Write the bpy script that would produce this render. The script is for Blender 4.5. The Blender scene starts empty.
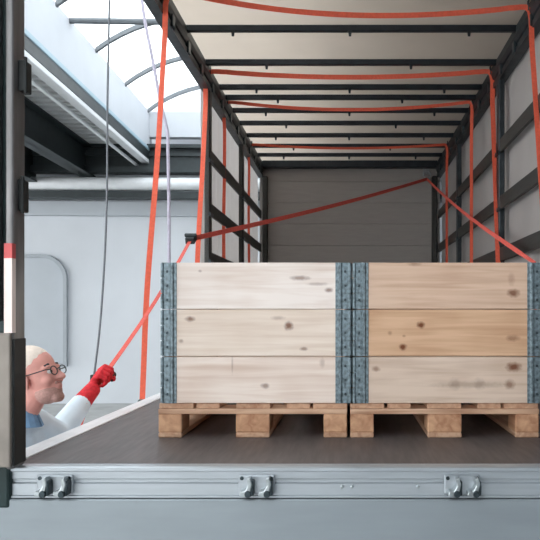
import bpy, bmesh, math, random
from mathutils import Vector, Matrix
random.seed(7)
S = bpy.context.scene
COL = S.collection
R = math.radians
# ------------------------------------------------------------------ camera
F_PX, U0, V0, CZ = 700.0, 348.0, 315.0, 1.84
cam_d = bpy.data.cameras.new('camera'); cam = bpy.data.objects.new('camera', cam_d); COL.objects.link(cam)
cam.location = (0, 0, CZ); cam.rotation_euler = (R(90), 0, 0)
cam_d.sensor_width = 36.0; cam_d.lens = 36.0 * F_PX / 540.0
cam_d.shift_x = (270 - U0) / 540.0; cam_d.shift_y = (V0 - 270) / 540.0
cam_d.clip_end = 200
S.camera = cam
# ------------------------------------------------------------------ daylight and exposure
w = bpy.data.worlds.new('overcast_sky'); S.world = w; w.use_nodes = True
bg = w.node_tree.nodes['Background']
bg.inputs[0].default_value = (0.95, 0.98, 1.0, 1); bg.inputs[1].default_value = 1.0
S.view_settings.view_transform = 'Standard'; S.view_settings.look = 'None'
S.view_settings.gamma = 1.0; S.view_settings.use_curve_mapping = False
S.view_settings.exposure = 2.1
try:
    S.cycles.max_bounces = 12; S.cycles.diffuse_bounces = 8; S.cycles.transparent_max_bounces = 16; S.cycles.transmission_bounces = 8
except Exception: pass

def P(u, v, Y):
    return Vector(((u - U0) / F_PX * Y, Y, CZ - (v - V0) / F_PX * Y))

# ------------------------------------------------------------------ mesh helpers
class MB:
    def __init__(s): s.v = []; s.f = []
    def add(s, vs, fs):
        n = len(s.v); s.v += [tuple(p) for p in vs]; s.f += [tuple(i + n for i in f) for f in fs]; return s
    def box(s, x0, x1, y0, y1, z0, z1):
        return s.add([(x0,y0,z0),(x1,y0,z0),(x1,y1,z0),(x0,y1,z0),(x0,y0,z1),(x1,y0,z1),(x1,y1,z1),(x0,y1,z1)],
                     [(0,3,2,1),(4,5,6,7),(0,1,5,4),(1,2,6,5),(2,3,7,6),(3,0,4,7)])
    def prism(s, pts, a, b, axis='x'):
        """closed 2D outline extruded from a to b along axis"""
        n = len(pts)
        def m(p, t): return (t, p[0], p[1]) if axis == 'x' else ((p[0], t, p[1]) if axis == 'y' else (p[0], p[1], t))
        vs = [m(p, a) for p in pts] + [m(p, b) for p in pts]
        fs = [tuple(range(n))[::-1], tuple(range(n, 2*n))] + [(i, (i+1) % n, n+(i+1) % n, n+i) for i in range(n)]
        return s.add(vs, fs)
    def tube(s, pts, r, seg=10, cap=True):
        pts = [Vector(p) for p in pts]; n = len(pts); vs = []; fs = []
        rr = r if isinstance(r, (list, tuple)) else [r]*n
        up = None
        for i, p in enumerate(pts):
            t = (pts[min(i+1, n-1)] - pts[max(i-1, 0)]).normalized()
            if up is None: up = t.orthogonal().normalized()
            else: up = (up - t*up.dot(t)).normalized()
            b = t.cross(up)
            for k in range(seg):
                a = 2*math.pi*k/seg; vs.append(p + rr[i]*(math.cos(a)*up + math.sin(a)*b))
        for i in range(n-1):
            for k in range(seg):
                fs.append((i*seg+k, i*seg+(k+1) % seg, (i+1)*seg+(k+1) % seg, (i+1)*seg+k))
        if cap: fs += [tuple(range(seg))[::-1], tuple((n-1)*seg+k for k in range(seg))]
        return s.add(vs, fs)
    def ribbon(s, pts, width, refs, thick=0.003):
        pts = [Vector(p) for p in pts]; n = len(pts); vs = []; fs = []
        for i, p in enumerate(pts):
            t = (pts[min(i+1, n-1)] - pts[max(i-1, 0)]).normalized()
            ref = Vector(refs[i] if isinstance(refs, list) else refs)
            wv = (ref - t*ref.dot(t)).normalized(); nv = t.cross(wv)
            for a, b in ((-1,-1),(1,-1),(1,1),(-1,1)): vs.append(p + wv*a*width/2 + nv*b*thick/2)
        for i in range(n-1):
            for k in range(4): fs.append((i*4+k, i*4+(k+1) % 4, i*4+4+(k+1) % 4, i*4+4+k))
        fs += [(3,2,1,0), tuple((n-1)*4+k for k in range(4))]
        return s.add(vs, fs)
    def lathe(s, prof, seg=32, axis='x', c=(0,0,0)):
        """prof: (radius, along)"""
        vs = []; fs = []; n = len(prof)
        for k in range(seg):
            a = 2*math.pi*k/seg
            for r, t in prof:
                q = {'x': (t, r*math.cos(a), r*math.sin(a)), 'z': (r*math.cos(a), r*math.sin(a), t), 'y': (r*math.cos(a), t, r*math.sin(a))}[axis]
                vs.append((q[0]+c[0], q[1]+c[1], q[2]+c[2]))
        for k in range(seg):
            for i in range(n-1):
                fs.append((k*n+i, ((k+1) % seg)*n+i, ((k+1) % seg)*n+i+1, k*n+i+1))
        return s.add(vs, fs)
    def ell(s, c, r, M=None, seg=20, rings=14):
        vs = []; fs = []; M = M or Matrix.Identity(3); c = Vector(c)
        vs.append(c + M @ Vector((0,0,r[2])))
        for i in range(1, rings):
            th = math.pi*i/rings
            for k in range(seg):
                a = 2*math.pi*k/seg
                vs.append(c + M @ Vector((r[0]*math.sin(th)*math.cos(a), r[1]*math.sin(th)*math.sin(a), r[2]*math.cos(th))))
        vs.append(c + M @ Vector((0,0,-r[2])))
        for k in range(seg): fs.append((0, 1+k, 1+(k+1) % seg))
        for i in range(rings-2):
            for k in range(seg):
                a = 1+i*seg+k; b = 1+i*seg+(k+1) % seg; fs.append((a, a+seg, b+seg, b))
        L = len(vs)-1; o = 1+(rings-2)*seg
        for k in range(seg): fs.append((L, o+(k+1) % seg, o+k))
        return s.add(vs, fs)
    def cap(s, p0, r0, p1, r1):
        p0 = Vector(p0); p1 = Vector(p1); s.ell(p0, (r0,)*3, seg=16, rings=10); s.ell(p1, (r1,)*3, seg=16, rings=10)
        s.tube([p0, p1], [r0, r1], seg=16); return s
    def chain(s, pts):
        for (a, ra), (b, rb) in zip(pts, pts[1:]): s.cap(a, ra, b, rb)
        return s
    def xf(s, M): s.v = [tuple(M @ Vector(p)) for p in s.v]; return s
    def mesh(s, name, mat, smooth=False, bevel=0.0, bseg=1):
        me = bpy.data.meshes.new(name); me.from_pydata(s.v, [], s.f)
        bm = bmesh.new(); bm.from_mesh(me); bmesh.ops.recalc_face_normals(bm, faces=bm.faces)
        if bevel > 0:
            es = [e for e in bm.edges if len(e.link_faces) == 2 and e.calc_face_angle(0) > 0.6]
            bmesh.ops.bevel(bm, geom=es, offset=bevel, segments=bseg, affect='EDGES', profile=0.5, clamp_overlap=True)
        bm.to_mesh(me); bm.free()
        for p in me.polygons: p.use_smooth = smooth
        if mat: me.materials.append(mat)
        return me
    def obj(s, name, mat, parent=None, smooth=False, bevel=0.0, bseg=1, loc=None, rot=None):
        o = bpy.data.objects.new(name, s.mesh(name, mat, smooth, bevel, bseg)); COL.objects.link(o)
        if parent: o.parent = parent
        if loc is not None: o.location = loc
        if rot is not None: o.rotation_euler = rot
        return o
    def blob(s, name, mat, parent=None, voxel=0.006, it=4):
        """overlapping volumes fused into one continuous skin"""
        me = s.mesh(name + '_source', None)
        o = bpy.data.objects.new(name, me); COL.objects.link(o)
        m = o.modifiers.new('r', 'REMESH'); m.mode = 'VOXEL'; m.voxel_size = voxel; m.use_smooth_shade = True
        sm = o.modifiers.new('s', 'SMOOTH'); sm.factor = 0.5; sm.iterations = it
        dg = bpy.context.evaluated_depsgraph_get()
        me2 = bpy.data.meshes.new_from_object(o.evaluated_get(dg)); o.modifiers.clear(); o.data = me2; bpy.data.meshes.remove(me)
        me2.materials.clear(); me2.materials.append(mat); me2.name = name
        for p in me2.polygons: p.use_smooth = True
        if parent: o.parent = parent
        return o

def inst(name, me, parent=None, loc=(0,0,0), rot=(0,0,0), scale=(1,1,1)):
    o = bpy.data.objects.new(name, me); COL.objects.link(o); o.location = loc; o.rotation_euler = rot; o.scale = scale
    if parent: o.parent = parent
    return o
def tag(o, label=None, cat=None, group=None, kind=None):
    if label: o['label'] = label
    if cat: o['category'] = cat
    if group: o['group'] = group
    if kind: o['kind'] = kind
    return o
def thing(name, label, cat, loc=(0,0,0), group=None, rz=0):
    o = bpy.data.objects.new(name, None); COL.objects.link(o); o.location = loc; o.rotation_euler = (0,0,rz)
    o.empty_display_size = 0.1
    return tag(o, label, cat, group)
def smooth_path(pts, n=8):
    pts = [Vector(p) for p in pts]; out = []
    for i in range(len(pts)-1):
        a = pts[max(i-1,0)]; b = pts[i]; c = pts[i+1]; d = pts[min(i+2, len(pts)-1)]
        for k in range(n):
            t = k/n
            out.append(0.5*((2*b) + (c-a)*t + (2*a-5*b+4*c-d)*t*t + (3*b-a-3*c+d)*t**3))
    out.append(pts[-1]); return out

# ------------------------------------------------------------------ materials
def srgb(r, g, b):
    def c(x):
        x /= 255.0; return x/12.92 if x <= 0.04045 else ((x+0.055)/1.055)**2.4
    return (c(r), c(g), c(b), 1)
def newmat(name):
    m = bpy.data.materials.new(name); m.use_nodes = True
    nt = m.node_tree; return m, nt, nt.nodes['Principled BSDF']
def mat(name, col, rough=0.6, metal=0.0, var=0.12, scale=8.0, bump=0.0, stretch=(1,1,1), spec=0.5, detail=4, coat=0.0):
    m, nt, b = newmat(name); N = nt.nodes; L = nt.links
    tc = N.new('ShaderNodeTexCoord'); mp = N.new('ShaderNodeMapping'); mp.inputs['Scale'].default_value = stretch
    no = N.new('ShaderNodeTexNoise'); no.inputs['Scale'].default_value = scale; no.inputs['Detail'].default_value = detail
    L.new(tc.outputs['Object'], mp.inputs[0]); L.new(mp.outputs[0], no.inputs['Vector'])
    rp = N.new('ShaderNodeValToRGB'); rp.color_ramp.elements[0].position = 0.3; rp.color_ramp.elements[1].position = 0.7
    rp.color_ramp.elements[0].color = tuple(max(0, c*(1-var)) for c in col[:3]) + (1,)
    rp.color_ramp.elements[1].color = tuple(min(1, c*(1+var)) for c in col[:3]) + (1,)
    L.new(no.outputs[0], rp.inputs[0]); L.new(rp.outputs[0], b.inputs['Base Color'])
    b.inputs['Roughness'].default_value = rough; b.inputs['Metallic'].default_value = metal
    b.inputs['Specular IOR Level'].default_value = spec; b.inputs['Coat Weight'].default_value = coat
    if bump:
        bp = N.new('ShaderNodeBump'); bp.inputs['Strength'].default_value = bump; bp.inputs['Distance'].default_value = 0.01
        L.new(no.outputs[0], bp.inputs['Height']); L.new(bp.outputs[0], b.inputs['Normal'])
    return m
def tarp(name, col, trans=0.5, rough=0.6, scale=3.0, var=0.06):
    m = mat(name, col, rough, 0, var, scale, 0.05); nt = m.node_tree; N = nt.nodes; L = nt.links
    b = N['Principled BSDF']; tr = N.new('ShaderNodeBsdfTranslucent'); tr.inputs[0].default_value = col
    mx = N.new('ShaderNodeMixShader'); mx.inputs[0].default_value = trans
    L.new(b.outputs[0], mx.inputs[1]); L.new(tr.outputs[0], mx.inputs[2]); L.new(mx.outputs[0], N['Material Output'].inputs[0])
    return m
def wood(name, light, dark, knots=(), smudge=(), grain=1.0, axis='x', rough=0.7):
    """pine: long grain along the board, knots at given (along, up, radius_along, radius_up, depth) in metres"""
    m, nt, b = newmat(name); N = nt.nodes; L = nt.links
    tc = N.new('ShaderNodeTexCoord'); oi = N.new('ShaderNodeObjectInfo')
    ad = N.new('ShaderNodeVectorMath'); ad.operation = 'ADD'
    ml = N.new('ShaderNodeVectorMath'); ml.operation = 'SCALE'; ml.inputs['Scale'].default_value = 37.0
    cb = N.new('ShaderNodeCombineXYZ')
    for i in range(3): L.new(oi.outputs['Random'], cb.inputs[i])
    L.new(cb.outputs[0], ml.inputs[0]); L.new(tc.outputs['Object'], ad.inputs[0]); L.new(ml.outputs[0], ad.inputs[1])
    mp = N.new('ShaderNodeMapping'); mp.inputs['Scale'].default_value = {'x': (1.6, 30, 30), 'y': (30, 1.6, 30), 'z': (30, 30, 1.6)}[axis]
    L.new(ad.outputs[0], mp.inputs[0])
    n1 = N.new('ShaderNodeTexNoise'); n1.inputs['Scale'].default_value = 1.3*grain; n1.inputs['Detail'].default_value = 5; n1.inputs['Distortion'].default_value = 0.6
    L.new(mp.outputs[0], n1.inputs['Vector'])
    n2 = N.new('ShaderNodeTexNoise'); n2.inputs['Scale'].default_value = 3.0; n2.inputs['Detail'].default_value = 2
    L.new(ad.outputs[0], n2.inputs['Vector'])
    mixn = N.new('ShaderNodeMath'); mixn.operation = 'MULTIPLY_ADD'; mixn.inputs[1].default_value = 0.45
    hl = N.new('ShaderNodeMath'); hl.operation = 'MULTIPLY'; hl.inputs[1].default_value = 0.55
    L.new(n1.outputs[0], hl.inputs[0]); L.new(n2.outputs[0], mixn.inputs[0]); L.new(hl.outputs[0], mixn.inputs[2])
    rp = N.new('ShaderNodeValToRGB'); rp.color_ramp.elements[0].position = 0.36; rp.color_ramp.elements[1].position = 0.60
    rp.color_ramp.elements[0].color = dark; rp.color_ramp.elements[1].color = light
    L.new(mixn.outputs[0], rp.inputs[0]); cur = rp.outputs[0]
    nd = N.new('ShaderNodeTexNoise'); nd.inputs['Scale'].default_value = 60; L.new(tc.outputs['Object'], nd.inputs['Vector'])
    for (kx, kz, rx, rz, dep, colr) in [(k[:2] + (k[2]*1.25, k[3]*1.25, k[4]) + (srgb(104, 54, 26),)) for k in knots] + [(k + (srgb(120, 96, 80),)) for k in smudge]:
        sb = N.new('ShaderNodeVectorMath'); sb.operation = 'SUBTRACT'; sb.inputs[1].default_value = (kx, 0, kz)
        sc = N.new('ShaderNodeVectorMath'); sc.operation = 'MULTIPLY'; sc.inputs[1].default_value = (1/rx, 0, 1/rz)
        ln = N.new('ShaderNodeVectorMath'); ln.operation = 'LENGTH'
        L.new(tc.outputs['Object'], sb.inputs[0]); L.new(sb.outputs[0], sc.inputs[0]); L.new(sc.outputs[0], ln.inputs[0])
        jj = N.new('ShaderNodeMath'); jj.operation = 'MULTIPLY_ADD'; jj.inputs[1].default_value = 0.9
        L.new(nd.outputs[0], jj.inputs[0]); L.new(ln.outputs['Value'], jj.inputs[2])
        mr = N.new('ShaderNodeMapRange'); mr.inputs[1].default_value = 1.9; mr.inputs[2].default_value = 0.9; mr.inputs[3].default_value = 0; mr.inputs[4].default_value = dep
        L.new(jj.outputs[0], mr.inputs[0])
        mx = N.new('ShaderNodeMix'); mx.data_type = 'RGBA'; mx.inputs['B'].default_value = colr
        L.new(mr.outputs[0], mx.inputs['Factor']); L.new(cur, mx.inputs['A']); cur = mx.outputs['Result']
    L.new(cur, b.inputs['Base Color']); b.inputs['Roughness'].default_value = rough; b.inputs['Specular IOR Level'].default_value = 0.25
    bp = N.new('ShaderNodeBump'); bp.inputs['Strength'].default_value = 0.15; bp.inputs['Distance'].default_value = 0.004
    L.new(n1.outputs[0], bp.inputs['Height']); L.new(bp.outputs[0], b.inputs['Normal'])
    return m

M = {}
M['wall'] = mat('painted_hall_wall', srgb(205, 209, 214), 0.8, var=0.03, scale=1.5)
M['wallpanel'] = mat('grey_door_leaf', srgb(178, 184, 190), 0.7, var=0.03, scale=2)
M['doorframe'] = mat('grey_door_frame', srgb(160, 166, 172), 0.6, var=0.05)
M['ceil'] = mat('ceiling_sheet', srgb(196, 198, 198), 0.8, var=0.06, scale=2)
M['white'] = mat('white_upstand', srgb(186, 190, 196), 0.6, var=0.03, scale=2)
M['whitesteel'] = mat('white_painted_steel', srgb(215, 218, 220), 0.5, var=0.04)
M['bluegrey'] = mat('pale_blue_gutter', srgb(150, 175, 188), 0.5, var=0.05)
M['darksteel'] = mat('dark_green_grey_steel', srgb(40, 48, 50), 0.5, 0.2, var=0.2)
M['concrete'] = mat('concrete_floor', srgb(176, 177, 176), 0.8, var=0.12, scale=3, bump=0.1)
M['rib'] = mat('skylight_rib', srgb(105, 110, 114), 0.5, 0.3, var=0.08)
M['rail'] = mat('roof_rail_dark', srgb(52, 58, 62), 0.45, 0.6, var=0.35, scale=14, bump=0.1)
M['bow'] = mat('roof_bow_dark', srgb(46, 52, 58), 0.45, 0.5, var=0.2, scale=10)
M['alu'] = mat('anodised_aluminium', srgb(172, 178, 183), 0.42, 0.55, var=0.06, scale=5, stretch=(1, 12, 12))
M['plate'] = mat('tail_lift_plate_grey', srgb(146, 154, 159), 0.48, 0.45, var=0.05, scale=3, stretch=(1, 6, 6))
M['edge'] = mat('white_edge_rail', srgb(238, 238, 240), 0.5, 0.1, var=0.05)
M['steel'] = mat('grey_pillar_steel', srgb(120, 118, 118), 0.42, 0.6, var=0.18, scale=10, stretch=(3, 3, 0.6), bump=0.04)
M['beigesteel'] = mat('dull_beige_plate', srgb(140, 132, 124), 0.55, 0.3, var=0.15, scale=9)
M['black'] = mat('black_rubber', srgb(22, 26, 26), 0.6, var=0.2, scale=20)
M['tealdark'] = mat('dark_teal_recess', srgb(30, 48, 48), 0.5, 0.3, var=0.3, scale=10)
M['tapewhite'] = mat('white_reflective_tape', srgb(240, 222, 214), 0.35, var=0.04)
M['tapered'] = mat('red_reflective_tape', srgb(200, 70, 70), 0.35, var=0.08)
M['zinc'] = mat('zinc_fitting', srgb(175, 182, 184), 0.28, 0.9, var=0.2, scale=40)
M['darkzinc'] = mat('dark_fitting_steel', srgb(62, 72, 76), 0.35, 0.8, var=0.3, scale=40)
M['galv'] = mat('galvanised_hinge', srgb(112, 126, 132), 0.42, 0.55, var=0.5, scale=70, bump=0.25, detail=6)
M['strap'] = mat('orange_webbing', srgb(226, 98, 72), 0.75, var=0.10, scale=60, bump=0.2)
M['strapred'] = mat('salmon_webbing', srgb(226, 96, 84), 0.75, var=0.10, scale=60, bump=0.2)
M['roof'] = tarp('roof_tarpaulin', srgb(214, 199, 184), 0.5)
M['curtain'] = tarp('side_curtain_tarpaulin', srgb(196, 189, 185), 0.5)
M['front'] = mat('front_wall_board', srgb(166, 162, 158), 0.6, 0.1, var=0.05, scale=4, stretch=(1, 8, 8))
M['lath'] = mat('dark_side_lath', srgb(58, 58, 56), 0.5, 0.4, var=0.2, scale=8, stretch=(10, 1, 10))
M['cable'] = mat('grey_cable_sheath', srgb(112, 116, 122), 0.6, var=0.1, scale=30)
M['cable2'] = mat('pale_cable_sheath', srgb(176, 170, 186), 0.6, var=0.1, scale=30)
M['ply'] = mat('phenolic_plywood_floor', srgb(86, 79, 78), 0.5, 0.0, var=0.25, scale=5, stretch=(10, 1, 1), bump=0.1)
M['tyre'] = mat('tyre_rubber', srgb(28, 28, 29), 0.8, var=0.2, scale=30)
def glazing():
    m, nt, b = newmat('polycarbonate_glazing'); N = nt.nodes; L = nt.links
    tr = N.new('ShaderNodeBsdfTransparent'); tr.inputs[0].default_value = (0.95, 0.97, 0.98, 1)
    tl = N.new('ShaderNodeBsdfTranslucent'); tl.inputs[0].default_value = (0.92, 0.94, 0.95, 1)
    no = N.new('ShaderNodeTexNoise'); no.inputs['Scale'].default_value = 2.0
    mr = N.new('ShaderNodeMapRange'); mr.inputs[3].default_value = 0.15; mr.inputs[4].default_value = 0.3
    L.new(no.outputs[0], mr.inputs[0])
    a = N.new('ShaderNodeMixShader'); L.new(mr.outputs[0], a.inputs[0]); L.new(tr.outputs[0], a.inputs[1]); L.new(tl.outputs[0], a.inputs[2])
    gl = N.new('ShaderNodeBsdfGlossy'); gl.inputs['Roughness'].default_value = 0.15
    c = N.new('ShaderNodeMixShader'); c.inputs[0].default_value = 0.05; L.new(a.outputs[0], c.inputs[1]); L.new(gl.outputs[0], c.inputs[2])
    L.new(c.outputs[0], N['Material Output'].inputs[0]); return m
M['glaze'] = glazing()

# ------------------------------------------------------------------ the hall (turned about 2 degrees to the truck)
HR = Matrix.Translation((-4, 14, 0)) @ Matrix.Rotation(R(1.95), 4, 'Z') @ Matrix.Translation((4, -14, 0))
def hall(mb, name, material, **k):
    o = mb.xf(HR).obj(name, material, **k)
    if not k.get('parent'): tag(o, kind='structure')
    return o
def struct(o, label=None): tag(o, label, kind='structure'); return o
hall(MB().box(-14, 9, -9, 15, -0.12, 0.0), 'floor', M['concrete'])
hall(MB().box(-14, 9, 14.6, 14.8, 0, 6.6), 'wall_back', M['wall'])
hall(MB().box(4.2, 4.4, -9, 14.6, 0, 6.0), 'wall_right_blocker', M['wall'])  # unseen wall, added to hold back light from the right
hall(MB().box(-1.8, 4.2, -6.2, -6.0, 0, 6.0), 'wall_rear_blocker', M['wall'])  # unseen part wall, added to cut the frontal light on the right
CB = CZ + 3.14                    # underside of the skylight upstand
ST = CZ + 4.1                     # spring line of the barrel vault
cl = MB(); cl.box(-14, -4.25, -9, 14.6, CB+0.28, CB+0.42); cl.box(-0.55, 4.4, -9, 14.6, CB+0.28, CB+0.42)
hall(cl, 'ceiling', M['ceil'])
# ceiling sheet ribs (trapezoidal profile) on the strip the camera sees
rb = MB()
for k in range(34):
    y = 6.0 + k*0.25; rb.box(-9, -4.35, y, y+0.09, CB+0.24, CB+0.28)
cr = hall(rb, 'trim_1', M['ceil'])
# skylight: upstands, gutter, trays, ribs, panes
sky_ = bpy.data.objects.new('window_1', None); COL.objects.link(sky_); struct(sky_)
hall(MB().box(-4.22, -4.0, -9, 14.3, CB+0.14, ST), 'upstand', M['white'], parent=sky_)
hall(MB().box(-0.8, -0.58, -9, 14.3, CB+0.1, ST), 'upstand', M['white'], parent=sky_)
hall(MB().box(-4.0, -0.8, 14.1, 14.3, CB+0.45, ST), 'upstand', M['white'], parent=sky_)
hall(MB().box(-4.08, -3.97, -9, 14.3, CB+0.14, CB+0.22), 'gutter', M['bluegrey'], parent=sky_, bevel=0.01)
hall(MB().box(-4.22, -3.985, -9, 14.3, CB-0.02, CB+0.14), 'channel', M['darksteel'], parent=sky_)
hall(MB().box(-4.14, -3.99, -9, 14.2, CB-0.10, CB-0.02), 'cable_tray', M['whitesteel'], parent=sky_, bevel=0.008)
hall(MB().box(-4.26, -4.20, -9, 14.2, CB-0.16, CB-0.12), 'cable_tray', M['whitesteel'], parent=sky_, bevel=0.008)
VW, VH = 1.6, 0.55; VR = (VW*VW+VH*VH)/(2*VH)
def vault(t):                     # t in -1..1 across the vault
    x = VW*t; return (-2.4 + x, ST + math.sqrt(VR*VR - x*x) - (VR - VH))
ys = [14.0 - 1.6*i for i in range(13)]
for y in ys:
    pts = [vault(-1 + 2*i/16) for i in range(17)]
    mb = MB(); vs = []; fs = []
    for (x, z) in pts:
        for dy, dz in ((-.03,-.05),(.03,-.05),(.03,.02),(-.03,.02)): vs.append((x, y+dy, z+dz))
    for i in range(16):
        for k in range(4): fs.append((i*4+k, i*4+(k+1) % 4, i*4+4+(k+1) % 4, i*4+4+k))
    mb.add(vs, fs); hall(mb, 'rib', M['rib'], parent=sky_)
for y in (9.7, 3.3):
    hall(MB().tube([(-4, y, ST-0.02), (-0.8, y, ST-0.02)], 0.045, 8), 'tie_rod', M['rib'], parent=sky_)
for i in range(len(ys)-1):
    for s in range(4):
        vs = []; fs = []
        for k in range(5):
            x, z = vault(-1 + (s*4+k)/8)
            vs += [(x, ys[i+1]+.03, z+.022), (x, ys[i]-.03, z+.022), (x, ys[i+1]+.03, z+.034), (x, ys[i]-.03, z+.034)]
        for k in range(4):
            a = k*4; fs += [(a, a+1, a+5, a+4), (a+2, a+6, a+7, a+3), (a, a+4, a+6, a+2), (a+1, a+3, a+7, a+5)]
        fs += [(0,2,3,1), (16,17,19,18)]
        hall(MB().add(vs, fs), 'pane', M['glaze'], parent=sky_, smooth=True)
# dark steel beams under the ceiling
def ibeam_y(x, z0, z1, wd): # runs along the hall
    t = 0.03; mb = MB(); mb.box(x-wd/2, x+wd/2, -9, 14.2, z0, z0+t); mb.box(x-wd/2, x+wd/2, -9, 14.2, z1-t, z1); mb.box(x-.015, x+.015, -9, 14.2, z0, z1); return mb
hall(ibeam_y(-5.25, CZ+2.78, CB+0.24, 0.3), 'trim_2', M['darksteel'])
hall(ibeam_y(-6.3, CZ+2.62, CB+0.24, 0.34), 'trim_3', M['darksteel'])
hall(ibeam_y(0.7, CZ+2.7, CB+0.24, 0.3), 'trim_4', M['darksteel'])
ib = MB(); ib.box(-14, 4.2, 13.9, 14.2, CZ+3.33, CZ+3.40); ib.box(-14, 4.2, 13.9, 14.2, CZ+2.84, CZ+2.96); ib.box(-14, 4.2, 14.04, 14.07, CZ+2.9, CZ+3.36); ib.box(-14, 4.2, 13.98, 14.12, CZ+3.18, CZ+3.25)
hall(ib, 'trim_5', M['darksteel'])
hall(MB().tube([(-14, 14.0, CZ+2.62), (4.2, 14.0, CZ+2.62)], 0.13, 14), 'trim_6', M['whitesteel'], smooth=True)
hall(MB().box(-14, 4.2, 13.95, 14.25, CZ+2.34, CZ+2.47), 'trim_7', M['darksteel'])
hall(MB().box(-14, 4.2, 14.45, 14.6, CZ+2.05, CZ+2.34), 'trim_8', M['wallpanel'])
# rounded panel in the back wall
def rrect(x0, x1, z0, z1, r, n=8, bottom=True):
    pts = []
    for cx, cz, a0 in ((x1-r, z1-r, 0), (x0+r, z1-r, 90)):
        for k in range(n+1):
            a = R(a0 + 90*k/n); pts.append((cx + r*math.cos(a), cz + r*math.sin(a)))
    return pts + [(x0, z0), (x1, z0)]
k_ = 14.5/F_PX
dx1, dx0 = (65-U0)*k_, (65-U0)*k_ - 1.9
dz1, dz0 = CZ - (258-V0)*k_, CZ - (363-V0)*k_
door = bpy.data.objects.new('door_1', None); COL.objects.link(door); struct(door)
o_out = rrect(dx0-.07, dx1+.07, dz0-.07, dz1+.07, .52); o_in = rrect(dx0, dx1, dz0, dz1, .45)
n = len(o_out); vs = [(p[0], 14.5, p[1]) for p in o_out] + [(p[0], 14.5, p[1]) for p in o_in] + [(p[0], 14.6, p[1]) for p in o_out] + [(p[0], 14.6, p[1]) for p in o_in]
fs = []
for i in range(n):
    j = (i+1) % n; fs += [(i, j, n+j, n+i), (i, 2*n+i, 2*n+j, j), (n+i, n+j, 3*n+j, 3*n+i)]
hall(MB().add(vs, fs), 'door_frame', M['doorframe'], parent=door)
hall(MB().prism(o_in, 14.55, 14.6, 'y'), 'door_leaf', M['wallpanel'], parent=door)

# ------------------------------------------------------------------ the trailer
FZ = CZ - 0.52                    # load floor
XL, XR = -1.20, 1.25              # inside faces of the sides
YR, YF = 2.40, 9.90               # rear sill, front wall
RB, RT = CZ + 1.95, CZ + 2.15     # roof rail bottom and top
tr = thing('truck_trailer', 'open-backed curtain-sided truck trailer holding the two pallet boxes', 'trailer', (0, 2.4, 0))
TI = Matrix.Translation((0, -2.4, 0))
def tpart(mb, name, material, parent=None, **k): return mb.xf(TI).obj(name, material, parent=parent or tr, **k)
# load floor in plywood sheets
fl_edges = [2.452, 4.94, 7.44, 9.88]
for a, b in zip(fl_edges, fl_edges[1:]):
    tpart(MB().box(XL+.037, XR-.037, a+.001, b-.001, FZ-.03, FZ), 'floor_sheet', M['ply'])
for x0, x1 in ((XL-.03, XL+.035), (XR-.035, XR+.03)):
    s = -1 if x0 < 0 else 1
    xo = x0 if s < 0 else x1; xi = x1 if s < 0 else x0
    prof = [(xi, FZ-.12), (xi, FZ+.004), (xi + s*.03, FZ+.012), (xo, FZ+.012), (xo, FZ-.16), (xo - s*.02, FZ-.16), (xo - s*.02, FZ-.12)]
    tpart(MB().prism(prof, 2.42, 9.95, 'y'), 'side_rail', M['edge'])
# rear sill: extruded profile with lip and grooves
prof = [(2.45, FZ), (2.405, FZ), (2.395, FZ-.004), (2.395, FZ-.014), (2.405, FZ-.018), (2.405, FZ-.042), (2.412, FZ-.046), (2.412, FZ-.056), (2.405, FZ-.06),
        (2.405, FZ-.098), (2.398, FZ-.101), (2.398, FZ-.106), (2.45, FZ-.106)]
sill = tpart(MB().prism(prof, -1.168, 1.22, 'x'), 'rear_sill', M['alu'])
# keepers on the sill: base, two hooked claws, bolts
def keeper(x):
    zc = FZ - .062; g = bpy.data.objects.new
    base = tpart(MB().box(x-.062, x+.062, 2.392, 2.406, zc-.030, zc+.034), 'keeper_plate', M['alu'], parent=None, bevel=0.004)
    for dx in (-.03, .034):
        c = MB()
        pr = [(-.024, -.026), (-.006, -.032), (.012, -.020), (.020, .012), (.014, .034), (.002, .030), (.006, .008), (-.004, -.010), (-.020, -.012)]
        c.prism([(x+dx+p[0], zc+p[1]) for p in pr], 2.352, 2.394, 'y')
        o = c.xf(TI).obj('claw', M['zinc'], parent=base, bevel=0.003, bseg=2)
        d = MB().lathe([(0, 2.345), (.010, 2.345), (.012, 2.352), (.012, 2.394)], 12, 'y', (x+dx+.006, 0, zc-.021)); d.xf(TI).obj('bolt', M['darkzinc'], parent=base, smooth=False)
        e = MB().box(x+dx+.012, x+dx+.024, 2.356, 2.394, zc-.028, zc+.022); e.xf(TI).obj('stop', M['darkzinc'], parent=base, bevel=0.003)
    for dx in (-.05, .05):
        MB().lathe([(0, 2.388), (.006, 2.388), (.007, 2.392)], 10, 'y', (x+dx, 0, zc+.024)).xf(TI).obj('rivet', M['darkzinc'], parent=base)
for u in (53, 256, 463): keeper((u - U0)/F_PX*2.38)
for u in (342, 352, 418):
    MB().lathe([(0, 2.397), (.006, 2.398), (.007, 2.406)], 10, 'y', ((u-U0)/F_PX*2.4, 0, FZ-.07)).xf(TI).obj('rivet', M['zinc'], parent=sill)
# folded tail lift plate under the sill
tl_ = tpart(MB().box(-1.26, 1.30, 2.39, 2.43, 0.52, FZ-.110), 'tail_lift_plate', M['plate'], bevel=0.004)
for z in (FZ-.30, FZ-.52):
    tpart(MB().box(-1.24, 1.28, 2.386, 2.391, z-.004, z+.004), 'plate_bead', M['alu'])
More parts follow.
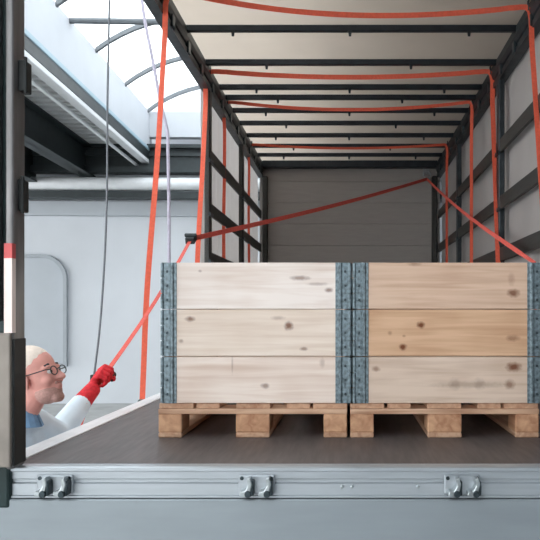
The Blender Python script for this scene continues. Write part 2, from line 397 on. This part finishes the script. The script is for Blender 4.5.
# rear portal: pillars and header
def pillar(xi, s):
    """xi inner face, s = -1 left / +1 right"""
    X = lambda d: (min(xi + s*d[0], xi + s*d[1]), max(xi + s*d[0], xi + s*d[1]))
    def sub(d, y0, y1, z0, z1, name, m, bev=0.0, bs=1, par=None):
        a, b = X(d); return MB().box(a, b, y0, y1, z0, z1).xf(TI).obj(name, m, parent=par or p, bevel=bev, bseg=bs)
    a, b = X((0, .028)); p = tpart(MB().box(a, b, 2.35, 2.44, FZ, RT+.15), 'rear_pillar', M['steel'], bevel=0.010, bseg=3)
    sub((.030, .16), 2.385, 2.46, FZ-.14, RT+.15, 'pillar_recess', M['tealdark'], .01, 2)
    sub((.052, .060), 2.35, 2.386, FZ+.5, RT+.15, 'pillar_fin', M['steel'], .002)
    sub((-.003, .006), 2.352, 2.438, FZ+.012, FZ+.44, 'rubber_buffer', M['black'], .002)
    sub((.004, .12), 2.335, 2.352, FZ+.01, FZ+.46, 'lower_plate', M['beigesteel'], .005, 2)
    sub((-.001, .026), 2.340, 2.366, FZ+.46, FZ+.71, 'reflective_tape', M['tapewhite'])
    sub((-.001, .026), 2.340, 2.366, FZ+.71, FZ+.76, 'reflective_tape', M['tapered'])
    for v0, v1, pr in ((62, 93, .024), (180, 212, .014)):
        z1 = CZ - (v0-V0)/F_PX*2.41; z0 = CZ - (v1-V0)/F_PX*2.41
        h = sub((-pr, .002), 2.385, 2.438, z0, z1, 'hinge', M['black'], .005, 2)
        MB().tube([(xi - s*pr, 2.388, z0-.008), (xi - s*pr, 2.388, z1+.008)], .006, 10).xf(TI).obj('hinge_pin', M['black'], parent=h)
    return p
pillar(-1.124, -1); pillar(1.18, 1)
tpart(MB().box(-1.27, 1.32, 2.30, 2.46, RT+.06, RT+.3), 'rear_header', M['steel'], bevel=0.01)
# roof rails: inner web with lips and grooves
for xi, s in ((XL, -1), (XR, 1)):
    pr = [(xi, RB), (xi, RB+.045), (xi+s*.012, RB+.05), (xi+s*.012, RB+.075), (xi, RB+.08), (xi-s*.012, RB+.12), (xi-s*.012, RB+.135), (xi, RB+.14), (xi, RT), (xi+s*.07, RT), (xi+s*.07, RB)]
    rl = tpart(MB().prism(pr, 2.46, 9.97, 'y'), 'roof_rail', M['rail'])
    for k in range(15):
        y = 2.9 + k*.47
        MB().box(min(xi-s*.014, xi+s*.02), max(xi-s*.014, xi+s*.02), y-.035, y+.035, RB+.01, RB+.1).xf(TI).obj('curtain_roller', M['darkzinc'], parent=rl, bevel=0.006)
# roof bows with tabs, tarpaulin draped over them
bows = [2.75, 3.35, 3.95, 4.55, 5.23, 5.93, 6.57, 6.88, 7.32, 7.80, 8.33, 8.85, 9.35]
for i, y in enumerate(bows):
    b = tpart(MB().box(XL-.01, XR+.01, y-.02, y+.02, RT-.035, RT+.012), 'roof_bow', M['bow'], bevel=0.004)
    for u in ((232, 350, 470) if i % 2 == 0 else (255, 420)):
        x = (u-U0)/F_PX*5.17
        MB().prism([(x-.014, RT-.03), (x+.014, RT-.03), (x+.009, RT-.075), (x-.009, RT-.075)], y-.022, y-.014, 'y').xf(TI).obj('bow_tab', M['bow'], parent=b)
vs = []; fs = []; yy = []
ks = [2.46] + bows + [9.92]
for a, b in zip(ks, ks[1:]):
    for k in range(6): yy.append((a + (b-a)*k/6, math.sin(math.pi*k/6)))
yy.append((9.92, 0)); NX = 24
for (y, sg) in yy:
    for i in range(NX+1):
        x = XL-.05 + (XR-XL+.10)*i/NX
        vs.append((x, y, RT+.016 + .035*sg + .006*math.sin(x*7+y*3)*sg))
for j in range(len(yy)-1):
    for i in range(NX):
        a = j*(NX+1)+i; fs.append((a, a+1, a+NX+2, a+NX+1))
tpart(MB().add(vs, fs), 'roof_tarpaulin', M['roof'], smooth=True)
# front wall boards and top beam
z = FZ; nb = 9; hb = (RT+.04-FZ)/nb
for k in range(nb):
    tpart(MB().box(XL-.05, XR+.05, YF, YF+.03, FZ+k*hb+.001, FZ+(k+1)*hb-.001), 'front_wall_board', M['front'], bevel=0.004)
tpart(MB().box(XL-.05, XR+.05, YF+.03, YF+.06, FZ-.1, RT+.04), 'front_wall_backing', M['lath'])
tpart(MB().box(XL, XR, YF-.12, YF, RT-.085, RT+.012), 'front_beam', M['bow'], bevel=0.008)
for x0, x1 in ((XL, XL+.07), (XR-.07, XR)):
    tpart(MB().box(x0, x1, YF-.10, YF, FZ, RB), 'corner_post', M['lath'], bevel=0.01)
# stanchions and side laths
for xi, s, ysn in ((XL, -1, (6.13, 8.05)), (XR, 1, (3.95, 5.85, 8.05))):
    for y in ysn:
        p = tpart(MB().box(min(xi, xi+s*.05), max(xi, xi+s*.05), y-.05, y+.05, FZ, RB+.01), 'stanchion', M['lath'] if s < 0 else M['rail'], bevel=0.008)
        for h in (.52, .93, 1.40):
            MB().box(min(xi-s*.012, xi+s*.01), max(xi-s*.012, xi+s*.01), y-.06, y+.06, CZ+h-.07, CZ+h-.04).xf(TI).obj('lath_pocket', M['darkzinc'], parent=p)
    yb = list(ysn) + [YF-.1]
    if s > 0: yb = [2.46] + yb
    for a, b in zip(yb, yb[1:]):
        for h in (-.05, .50, .93, 1.40):
            tpart(MB().box(min(xi+s*.005, xi+s*.03), max(xi+s*.005, xi+s*.03), a+.05, b-.05, CZ+h-.055, CZ+h+.055), 'side_lath', M['lath'], bevel=0.003)
# curtains (left one pushed towards the front)
def curtain(x, y0, y1, amp, n, per):
    vs = []; fs = []
    for i in range(n+1):
        y = y0 + (y1-y0)*i/n
        for j in range(7):
            q = j/6
            vs.append((x + amp*math.sin(2*math.pi*(y-y0)/per)*(0.7+.3*math.sin(y*2.1)) + .004*math.sin(j*2+y*5), y, FZ-.14 + (RB+.06-FZ+.14)*q))
    for i in range(n):
        for j in range(6):
            a = i*7+j; fs.append((a, a+1, a+8, a+7))
    return MB().add(vs, fs)
tpart(curtain(XL-.10, 6.18, 9.93, .028, 150, .28), 'side_curtain', M['curtain'], smooth=True)
tpart(curtain(XR+.085, 2.48, 9.93, .010, 150, .55), 'side_curtain', M['curtain'], smooth=True)
# chassis and wheels so that it stands
for x in (-.5, .55): tpart(MB().box(x-.05, x+.05, 2.6, 9.9, FZ-.42, FZ-.03), 'chassis_beam', M['darksteel'], bevel=0.005)
wm = MB().lathe([(.13,-.10),(.20,-.11),(.28,-.12),(.31,-.15),(.40,-.16),(.47,-.14),(.49,-.10),(.49,.10),(.47,.14),(.40,.16),(.31,.15),(.28,.12),(.20,.06),(.13,.07),(.13,-.10)], 40, 'x').mesh('wheel', M['tyre'], True)
for y in (5.2, 6.4):
    tpart(MB().tube([(-1.0, y, .49), (1.05, y, .49)], .075, 14), 'axle', M['darksteel'], smooth=True)
    for x in (-1.0, 1.05): inst('wheel', wm, tr, (x, y-2.4, .49))
for x in (-.55, .6):
    tpart(MB().box(x-.06, x+.06, 8.9, 9.02, 0.02, FZ-.03), 'landing_leg', M['darksteel'], bevel=0.006)
    tpart(MB().box(x-.15, x+.15, 8.81, 9.11, 0.0, .03), 'leg_foot', M['darksteel'], bevel=0.006)

# ------------------------------------------------------------------ pallets and collars
YP = 2.966
PAL = wood('pallet_softwood', srgb(205, 168, 140), srgb(168, 125, 98), axis='y')
PALX = wood('pallet_cross_softwood', srgb(212, 176, 148), srgb(160, 118, 92), axis='x')
BLK = wood('pallet_block_wood', srgb(208, 164, 130), srgb(160, 112, 84), axis='y', grain=.7)
deck = {w_: MB().box(-w_/2, w_/2, 0, 1.2, 0, .022).mesh('deck_board', PAL, bevel=.002) for w_ in (.145, .1)}
cross = MB().box(-.4, .4, 0, .145, 0, .022).mesh('stringer_board', PALX, bevel=.002)
bott = {w_: MB().box(-w_/2, w_/2, 0, 1.2, 0, .022).mesh('bottom_board', PAL, bevel=.004) for w_ in (.145, .1)}
blk = {(a, b): MB().box(-a/2, a/2, 0, b, 0, .078).mesh('pallet_block', BLK, bevel=.004) for a in (.145, .1) for b in (.145,)}
def pallet(x, label):
    t = thing('euro_pallet', label, 'pallet', (x, YP, FZ), 'pallets under the boxes')
    for cx, w_ in ((-.35, .1), (0, .145), (.35, .1)):
        inst('bottom_board', bott[w_], t, (cx, 0, 0))
        for cy in (0, .5275, 1.055): inst('pallet_block', blk[(w_, .145)], t, (cx, cy, .022), scale=(.995, 1, 1))
    for cy in (0, .5275, 1.055): inst('stringer_board', cross, t, (0, cy, .100))
    for cx, w_ in ((-.3275, .145), (-.1925, .1), (0, .145), (.1925, .1), (.3275, .145)):
        inst('deck_board', deck[w_], t, (cx, 0.016, .122))
    return t
XB = {'l': (256-U0)/236.0, 'r': (447.5-U0)/236.0 + .002}
pallet(XB['l']-.014, 'wooden pallet under the left, paler pallet box')
pallet(XB['r']-.014, 'wooden pallet under the right, tanner pallet box')
CH = .2
def K(box, i, u, v, rx, rz, d=.85):  # knot on the front board of collar i, from its place on the box
    return ((u-U0)/236.0 - XB[box], CZ - (v-V0)/236.0 - (FZ+.144+CH*(i+.5)), rx, rz, d)
side_me = {}
hinge_me = None
def make_hinge():
    """galvanised corner hinge: two leaves round the corner, knuckles, folded ridges"""
    m = MB()
    m.box(-.060, .003, -.003, .0, -.0985, .0985)
    m.box(.0, .003, 0, .060, -.0985, .0985)
    return m.mesh('hinge', M['galv'], bevel=.001)
hinge_me = make_hinge()
pin = MB(); 
for z0 in (-.095, -.03, .035): pin.tube([(.001, -.001, z0), (.001, -.001, z0+.06)], .008, 10)
pin_me = pin.mesh('hinge_knuckle', M['galv'], smooth=False)
rid = MB(); rid.prism([(-.050, -.0029), (-.044, -.010), (-.036, -.010), (-.030, -.0029)], -.0975, .0975, 'z')
rid_me = rid.mesh('hinge_ridge', M['galv'])
rv_me = MB().lathe([(0, -.008), (.005, -.007), (.006, -.0028)], 10, 'y').mesh('hinge_rivet', M['darkzinc'])
def collar(box, i, light, dark, knots=(), smudge=(), label=''):
    x = XB[box]; t = thing('pallet_collar', label, 'pallet collar', (x, YP, FZ+.144+CH*i), 'pallet collars stacked as boxes')
    g = .0018; jit = random.uniform(-.0015, .0015)
    fm = wood('pine_collar_%s_%d' % (box, i), light, dark, knots, smudge)
    h = CH/2 - g
    MB().box(-.396, .396, 0, .02, -h, h).obj('collar_board', fm, t, bevel=.0025, loc=(jit, .004, CH/2))
    sm = wood('pine_collar_side_%s_%d' % (box, i), light, dark, axis='y')
    MB().box(-.396, .396, -.02, 0, -h, h).obj('collar_board', fm, t, bevel=.0025, loc=(jit, 1.196, CH/2))
    for s in (-1, 1):
        MB().box(min(s*.396, s*.376), max(s*.396, s*.376), .026, 1.174, -h, h).obj('collar_board', sm, t, bevel=.0025, loc=(jit, 0, CH/2))
    for sx, y, sy in ((1, .004, 1), (-1, .004, 1), (1, 1.196, -1), (-1, 1.196, -1)):
        hg = inst('hinge', hinge_me, t, (sx*.3965, y, CH/2), scale=(sx, sy, 1))
        inst('hinge_knuckle', pin_me, hg); inst('hinge_ridge', rid_me, hg)
        for zz in (-.06, 0, .06): inst('hinge_rivet', rv_me, hg, (-.019, 0, zz))
    return t
pale, paled = srgb(236, 218, 203), srgb(214, 188, 168)  # collar colours: brighter light on the left is mixed into the wood's own tints
collar('l', 2, srgb(242, 230, 222), srgb(222, 203, 190), [K('l',2,300,278,.030,.007,.6), K('l',2,318,284,.035,.005,.35), K('l',2,329,290,.012,.007,.7), K('l',2,200,271,.006,.004,.4)],
       label='palest top collar of the left pallet box, streaked knot near right corner')
collar('l', 1, srgb(236, 220, 206), srgb(216, 194, 176), [K('l',1,190,319,.014,.008,.75), K('l',1,289,326,.013,.013,.85), K('l',1,304,349,.012,.006,.6), K('l',1,278,318,.02,.006,.35), K('l',1,181,341,.007,.006,.45)],
       label='middle collar of the left pallet box, round dark knot right of centre')
collar('l', 0, srgb(238, 222, 210), srgb(216, 192, 176), [K('l',0,265,386,.013,.008,.6), K('l',0,232,364,.003,.03,.3), K('l',0,322,363,.008,.015,.3)], label='bottom collar of the left pallet box, resting on the pallet')
collar('r', 2, srgb(218, 188, 165), srgb(192, 156, 132), [K('r',2,514,293,.018,.012,.8), K('r',2,415,264,.02,.006,.4), K('r',2,512,279,.01,.02,.25)], label='tan top collar of the right pallet box, dark knot near right end')
collar('r', 1, srgb(216, 178, 146), srgb(188, 146, 114), [K('r',1,421,325,.012,.010,.95), K('r',1,403,347,.011,.010,.95), K('r',1,513,338,.020,.010,.5), K('r',1,390,333,.006,.006,.4), K('r',1,404,336,.005,.004,.4)],
       label='orange-tan middle collar of the right pallet box, two small black knots at left')
collar('r', 0, srgb(218, 196, 178), srgb(194, 168, 148), [K('r',0,514,367,.022,.013,.9), K('r',0,510,384.5,.016,.014,.6), K('r',0,376,369,.012,.008,.6)], [K('r',0,470,385,.13,.012,.35), K('r',0,455,384,.02,.022,.3), K('r',0,480,384,.02,.022,.3)],
       label='bottom collar of the right pallet box with faint dark smudge')

# ------------------------------------------------------------------ cargo straps hung from the roof rails
def strap(y, dyl, dxl, dyr, sag, label, endz=0.03, wd=.05, x0=-.02, ytop=0.0, xr=-.03):
    t = thing('cargo_strap', label, 'strap', (0, y, RT), 'orange straps hung across the roof')
    loc = lambda p: Vector(p) - Vector((0, y, RT))
    zt = RT - .01
    left = [(XL+x0+dxl*q + .010*math.sin(q*9+y)*q, y + ytop + dyl*q, zt - .06 - (zt-.06-FZ-endz)*q) for q in [1-k/10 for k in range(11)]]
    mid = []
    for k in range(1, 24):
        q = k/24; mid.append((XL+max(x0, 0)+.015 + (XR-XL-.03-max(x0, 0))*q, y + ytop*(1-q)**3, zt - .03 - sag*4*q*(1-q)))
    rt = [(XR+xr, y + dyr*q, zt - .06 - (zt-.06-FZ-.03)*q) for q in [k/10 for k in range(11)]]
    pts = [loc(p) for p in smooth_path(left + mid + rt, 3)]; n = len(pts); refs = []
    for i in range(n):      # the loose webbing lies flat in the cross-section of the trailer, slightly twisted
        tg = (pts[min(i+1, n-1)] - pts[max(i-1, 0)]).normalized(); refs.append((tg.z, .25*abs(tg.x) + .15*math.sin(i*.21), -tg.x))
    MB().ribbon(pts, wd, refs).obj('webbing', M['strap'], t)
    for x, yy_ in ((XL+max(x0, 0)+.012, y+ytop), (XR-.02, y)):
        h = MB().tube([loc((x, yy_-.012, zt+.01)), loc((x, yy_-.012, zt-.06)), loc((x, yy_+.012, zt-.06)), loc((x, yy_+.012, zt+.01))], .005, 8)
        h.obj('hanger', M['darkzinc'], t, smooth=True)
    for p in (left[0], rt[-1]):
        MB().box(-.022, .022, -.03, .03, -.03, .03).obj('end_hook', M['darkzinc'], t, bevel=.008, loc=loc(p))
    return t
strap(4.78, -.05, -.16, -.6, .075, 'orange strap hung across the roof, nearest the camera', endz=-.05, x0=.03, ytop=-.24, wd=.035, xr=-.01)
strap(6.05, -.42, -.03, -.42, .055, 'orange strap hung across the roof, second from the camera', wd=.040, xr=-.01)
strap(6.92, -.05, .0, 0, .08, 'orange strap hung across the roof, third from the camera', wd=.032)
strap(8.65, -.1, .0, 0, .05, 'orange strap hung across the roof, farthest from the camera', wd=.030)

# lashing strap the man pulls
hand = P(103, 377, 3.62)
kink = P(191, 239, 5.40); ring = P(427, 179, 9.78); far = P(535, 263, 4.45)
tail = [P(80, 425, 3.60), P(84, 412, 3.60), P(90, 398, 3.61)]
tail0 = Vector((-1.33, 3.60, FZ-.35))
path = [tail0] + tail + [hand] + [hand.lerp(kink, k/6) - Vector((0,0,.04*math.sin(math.pi*k/6))) for k in range(1, 6)] + [kink]
refs = [(1,0,0)]*len(path)
m2 = [kink.lerp(ring, k/12) - Vector((0,0,.03*math.sin(math.pi*k/12))) for k in range(1, 12)] + [ring]
m3 = [ring.lerp(far, k/12) - Vector((0,0,.05*math.sin(math.pi*k/12))) for k in range(1, 13)] + [Vector((1.17, 4.35, FZ+.02))]
ls = thing('lashing_strap', 'salmon lashing strap pulled by the man, slanting above the pallet boxes', 'strap', tuple(hand))
lo = lambda ps: [Vector(p)-hand for p in ps]
MB().ribbon(lo(path), .026, (1,0,0)).obj('webbing', M['strapred'], ls)
MB().ribbon(lo([kink] + m2), .040, (0,0,1)).obj('webbing', M['strapred'], ls)
MB().ribbon(lo([ring] + m3), .036, (0,.8,.6)).obj('webbing', M['strapred'], ls)
rt_ = MB(); rt_.box(-.035, .035, -.05, .05, -.025, .025); rt_.tube([(-.045, 0, .03), (.045, 0, .03)], .016, 10)
rt_.obj('ratchet', M['darksteel'], ls, bevel=.004, loc=kink-hand, rot=(R(25), 0, 0))
MB().tube([ring-hand + Vector((.05*math.cos(a), -.0, .06 + .05*math.sin(a))) for a in [2*math.pi*k/16 for k in range(17)]], .011, 8).obj('ring', M['zinc'], ls, smooth=True)
MB().box(-.05, .05, 0, .02, .08, .16).obj('ring_plate', M['zinc'], ls, bevel=.004, loc=ring-hand+Vector((0, .075, 0)))

# ------------------------------------------------------------------ hanging cables in the hall
c1 = thing('hanging_cable', 'thin grey cable hanging in the hall behind the red glove', 'cable', tuple(P(94, 376, 5.2)))
b0 = P(94, 376, 5.2)
pts = [P(110, -40, 5.2), P(109, 20, 5.2), P(107.5, 100, 5.2), P(107, 190, 5.2), P(104.5, 260, 5.2), P(100, 325, 5.2), b0]
topz = P(110, -40, 5.2); pts = [Vector((topz.x, topz.y, CB+.2))] + pts
MB().tube([p-b0 for p in smooth_path(pts, 5)], .008, 8).obj('cable_sheath', M['cable'], c1, smooth=True)
MB().box(-.025, .025, -.02, .02, -.13, .01).obj('pendant_switch', M['black'], c1, bevel=.008, bseg=2)
c2 = thing('pale_cable', 'pale lilac cable hanging in front of the bright skylight', 'cable', tuple(P(168, 150, 7.0)))
b0 = P(168, 150, 7.0)
pts = [P(138, -20, 7.0), P(145, 22, 7.0), P(153, 62, 7.0), P(160, 100, 7.0), P(167, 130, 7.0), b0, P(169, 220, 7.0), P(169, 300, 7.0)]
pts = [Vector((pts[0].x - .1, 7.0, CB+.2))] + pts + [Vector((pts[-1].x, 7.0, .02))]
MB().tube([p-b0 for p in smooth_path(pts, 5)], .016, 8).obj('cable_sheath', M['cable2'], c2, smooth=True)

# ------------------------------------------------------------------ the man beside the trailer
M['skin'] = mat('skin', srgb(226, 160, 148), 0.55, var=0.10, scale=14)
M['hair'] = mat('pale_hair', srgb(238, 222, 208), 0.7, var=0.06, scale=60, bump=0.2)
M['beard'] = mat('grey_stubble', srgb(196, 152, 142), 0.8, var=0.15, scale=120, bump=0.2)
M['shirt'] = mat('pale_blue_shirt', srgb(212, 225, 235), 0.8, var=0.06, scale=9, bump=0.25)
M['collar'] = mat('blue_collar', srgb(120, 156, 190), 0.8, var=0.15, scale=30)
M['trouser'] = mat('navy_trousers', srgb(44, 52, 70), 0.8, var=0.1, scale=12, bump=0.15)
M['shoe'] = mat('black_work_shoe', srgb(26, 24, 24), 0.5, var=0.1)
M['glove'] = mat('red_knit_glove', srgb(206, 36, 48), 0.8, var=0.18, scale=70, bump=0.4)
M['glovedark'] = mat('dark_glove_palm', srgb(48, 24, 28), 0.6, var=0.2, scale=50)
M['eyew'] = mat('eye_white', srgb(235, 232, 228), 0.3, var=0.02)
M['iris'] = mat('dark_iris', srgb(50, 40, 34), 0.2, var=0.1)
M['frame'] = mat('dark_spectacle_frame', srgb(50, 46, 48), 0.4, var=0.1)
man = thing('person', 'person in pale blue shirt and red gloves pulling a strap beside the trailer', 'person', (-1.50, 2.93, 0))
OFF = Vector((-1.50, 2.93, 0))
Hc = P(37, 377, 2.95)
HM = Matrix.Translation(Hc - OFF) @ Matrix.Rotation(R(-8), 4, 'Z') @ Matrix.Rotation(R(-16), 4, 'Y')
def lp(v): return Vector(v) - OFF
nb_ = Vector((-1.395, 2.94, 1.385)); chest = Vector((-1.42, 2.93, 1.22)); waist = Vector((-1.48, 2.93, 1.02)); hip = Vector((-1.52, 2.93, .90))
SL = P(33, 425, 3.08); EL = P(57, 436, 3.31); WL = P(83, 401, 3.53)
SR = Vector((-1.44, 2.76, 1.345)); ER = Vector((-1.53, 2.66, 1.10)); WR = Vector((-1.44, 2.72, .88))
def head_parts(m):
    m.ell((-.012, 0, .038), (.098, .077, .088)); m.ell((.025, 0, -.01), (.070, .068, .085)); m.ell((.030, 0, -.055), (.060, .056, .066))
    m.cap((.066, -.012, -.104), .020, (.066, .012, -.104), .020)
    m.chain([((.086, 0, .012), .009), ((.104, 0, -.012), .011), ((.112, 0, -.026), .014)])
    for s in (-1, 1):
        m.ell((.100, s*.012, -.029), (.012, .009, .009)); m.ell((.074, s*.030, .024), (.018, .026, .010))
        m.ell((.062, s*.040, -.028), (.026, .024, .024)); m.ell((-.010, s*.078, -.012), (.024, .010, .034), Matrix.Rotation(R(s*20), 3, 'Z'))
        m.ell((-.006, s*.076, -.038), (.010, .008, .012))
    m.ell((.089, 0, -.056), (.010, .022, .006)); m.ell((.087, 0, -.067), (.010, .020, .007))
    return m
hm = head_parts(MB()).xf(HM)
def finger(m, pts, r): m.chain([(p, r*(1-.06*i)) for i, p in enumerate(pts)])
# gripping hand frame: a = strap direction, fingers curl round it
aD = (kink - hand).normalized()
back = (hand - WL).normalized()
side = aD.cross(Vector((1, 0, 0))).normalized()
def fist(m, c, wrist, ax, k=1.0, grow=0.0):
    """palm behind the grip, four fingers wrapped round the axis ax, thumb closing from the side"""
    ax = ax.normalized(); d = (c - wrist); d = (d - ax*d.dot(ax)*.55).normalized()
    n_ = ax.cross(d).normalized(); d2 = n_.cross(ax).normalized()
    ax = ax*k; n_ = n_*k; d2 = d2*k; pc = c - d2*.030
    for q in (-.034, -.012, .012, .034):
        m.cap(pc + ax*q - n_*.006 - d2*.045, .017+grow, pc + ax*q - n_*.016 + d2*.012, .016+grow)
    m.cap(wrist, .028+grow, pc - d2*.035, .026+grow)
    for i, q in enumerate((.036, .0125, -.0115, -.034)):
        L_ = (1.0, 1.08, 1.0, .86)[i]; r = (.0105, .011, .0105, .0095)[i] + grow
        o = c + ax*q
        pts = [o + d2*(-.012) - n_*.024, o + d2*(.022*L_) - n_*.022, o + d2*(.032*L_) + n_*.006, o + d2*(.012) + n_*(.024*L_), o - d2*.012 + n_*.020]
        finger(m, pts, r)
    finger(m, [pc + ax*.030 - d2*.030, pc + ax*.052 + n_*.018 - d2*.002, c + ax*.040 + n_*.034 + d2*.004, c + ax*.018 + n_*.040 + d2*.012], .0125+grow)
    return m
body = MB(); body.add(hm.v, hm.f)
neck0 = HM @ Vector((-.025, 0, -.06))
body.chain([(neck0, .056), (lp(nb_), .062)])
for q in (-.09, 0, .09):
    body.chain([(lp(chest + Vector((0, q, .06))), .095), (lp(waist + Vector((0, q*.8, 0))), .10), (lp(hip + Vector((0, q*.9, 0))), .11)])
body.chain([(lp(SL), .055), (lp(nb_ - Vector((.02,0,.04))), .07), (lp(SR), .055)])
body.chain([(lp(SL), .050), (lp(EL), .040), (lp(WL), .028)]); body.chain([(lp(SR), .050), (lp(ER), .040), (lp(WR), .028)])
fist(body, lp(hand), lp(WL), aD, k=1.22)
fist(body, lp(WR) + Vector((.03, 0, -.09)), lp(WR), Vector((1, 0, 0.2)))
legs = []
for s in (-1, 1):
    h = Vector((-.02, s*.10, .88)); kn = Vector((.02, s*.13, .48)); an = Vector((-.03, s*.15, .085))
    legs.append((h, kn, an)); body.chain([(h, .085), (kn, .055), (an, .040)]); body.cap(an - Vector((.02, 0, .04)), .035, an + Vector((.13, 0, -.045)), .028)
body.blob('body', M['skin'], man, voxel=.005, it=3)
# clothing
sh = MB()
for q in (-.09, 0, .09):
    sh.chain([(lp(chest + Vector((0, q, .06))), .108), (lp(waist + Vector((0, q*.8, 0))), .114), (lp(hip + Vector((0, q*.9, .0))), .122)])
sh.chain([(lp(SL), .070), (lp(nb_ - Vector((.016,0,.045))), .090), (lp(SR), .070)])
sh.chain([(lp(SL), .078), (lp(EL), .068), (lp(EL.lerp(WL, .88)), .052)]); sh.chain([(lp(SR), .070), (lp(ER), .056), (lp(ER.lerp(WR, .88)), .044)])
random.seed(3)
for k in range(6):   # soft folds across the sleeve
    q = .15 + k*.14; c = (SL.lerp(EL, q*2) if q < .5 else EL.lerp(WL, (q-.5)*2*.85)); r_ = .066 - .02*q
    sh.cap(lp(c + Vector((-.02, -.02, r_*.62))), .014, lp(c + Vector((.035, .03, r_*.35))), .010)
sh.blob('shirt', M['shirt'], man, voxel=.008, it=3)
# collar: two standing wings round the neck
for s in (-1, 1):
    vs = []; fs = []; cN = lp(nb_) + Vector((.012, 0, .035)); n = 10
    for i in range(n+1):
        a = R(180 - s*(176*i/n)); r0, r1 = .066, .098
        ca = Vector((math.cos(a), math.sin(a), 0)); drop = .022*(i/n)
        vs += [cN + ca*r0 + Vector((0,0,.038-drop)), cN + ca*(r0+.004) + Vector((0,0,.040-drop)), cN + ca*r1 + Vector((0,0,-.022-drop*1.2)), cN + ca*(r1-.006) + Vector((0,0,-.024-drop*1.2))]
    for i in range(n):
        for k in range(4): fs.append((i*4+k, i*4+(k+1) % 4, i*4+4+(k+1) % 4, i*4+4+k))
    fs += [(3,2,1,0), tuple(n*4+k for k in range(4))]
    MB().add(vs, fs).obj('collar', M['collar'], man, smooth=False)
tr_ = MB()
for h, kn, an in legs: tr_.chain([(h, .100), (kn, .074), (an + Vector((0, 0, .02)), .062)])
tr_.cap((-.02, -.08, .92), .112, (-.02, .08, .92), .112); tr_.blob('trousers', M['trouser'], man, voxel=.010)
for h, kn, an in legs:
    s_ = MB(); s_.cap(an - Vector((.03, 0, .042)), .043, an + Vector((.15, 0, -.050)), .035); s_.cap(an - Vector((.02,0,.03)), .043, an + Vector((0,0,.03)), .048)
    s_.box(an.x-.075, an.x+.19, an.y-.042, an.y+.042, 0.0, .02); s_.blob('shoe', M['shoe'], man, voxel=.008)
gl = MB(); fist(gl, lp(hand), lp(WL), aD, k=1.22, grow=.003); gl.chain([(lp(WL.lerp(EL, .16)), .052), (lp(WL), .046), (lp(WL.lerp(hand, .45)), .040)]); gl.blob('glove', M['glove'], man, voxel=.0035, it=1)
gd = MB()   # dark rubber on the leading knuckles and palm edge
n0 = aD.cross((hand-WL).normalized()).normalized()
gd.cap(lp(hand) + aD*.058 - n0*.016, .017, lp(hand) + aD*.056 + n0*.022 + Vector((.016,0,-.004)), .018); gd.cap(lp(hand)+aD*.056+Vector((.022,0,-.010)), .016, lp(hand)+aD*.03+Vector((.036,0,-.030)), .012)
gd.blob('glove_palm', M['glovedark'], man, voxel=.004, it=2)
gr = MB(); wr2 = lp(WR); fist(gr, wr2 + Vector((.03, 0, -.09)), wr2, Vector((1, 0, .2)), grow=.0045); gr.cap(wr2, .036, wr2 + Vector((-.01, -.005, .05)), .042); gr.blob('glove', M['glove'], man, voxel=.006, it=2)
# hair, stubble, eyes, glasses
hr = MB(); hr.ell((-.031, 0, .056), (.106, .083, .087)); hr.ell((-.040, 0, .012), (.074, .079, .078)); hr.xf(HM).blob('hair', M['hair'], man, voxel=.005, it=2)
bd = MB(); bd.cap((.066, -.013, -.104), .0225, (.066, .013, -.104), .0225); bd.ell((.030, 0, -.072), (.060, .0575, .052))
bd.cap((.088, -.02, -.046), .006, (.088, .02, -.046), .006); bd.xf(HM).blob('stubble', M['beard'], man, voxel=.004, it=2)
for s in (-1, 1):
    e = MB().ell((.0775, s*.031, .004), (.013, .013, .011)).xf(HM).obj('eye', M['eyew'], man, smooth=True)
    MB().ell((.0885, s*.031, .004), (.0035, .0055, .0055)).xf(HM).obj('iris', M['iris'], e, smooth=True)
sp = MB()
for s in (-1, 1):
    sp.tube([(.102, s*.034 + .024*math.cos(a), .004 + .018*math.sin(a)) for a in [2*math.pi*k/20 for k in range(21)]], .0024, 6)
    sp.tube([(.102, s*.058, .010), (.092, s*.078, .012), (.0, s*.086, .010), (-.02, s*.085, .0)], .0026, 6)
    sp.tube([(.076, s*.016, .034), (.084, s*.034, .036), (.074, s*.05, .030)], .0045, 6)
sp.tube([(.104, -.012, .008), (.108, 0, .012), (.104, .012, .008)], .0024, 6)
sp.xf(HM).obj('glasses', M['frame'], man, smooth=True)
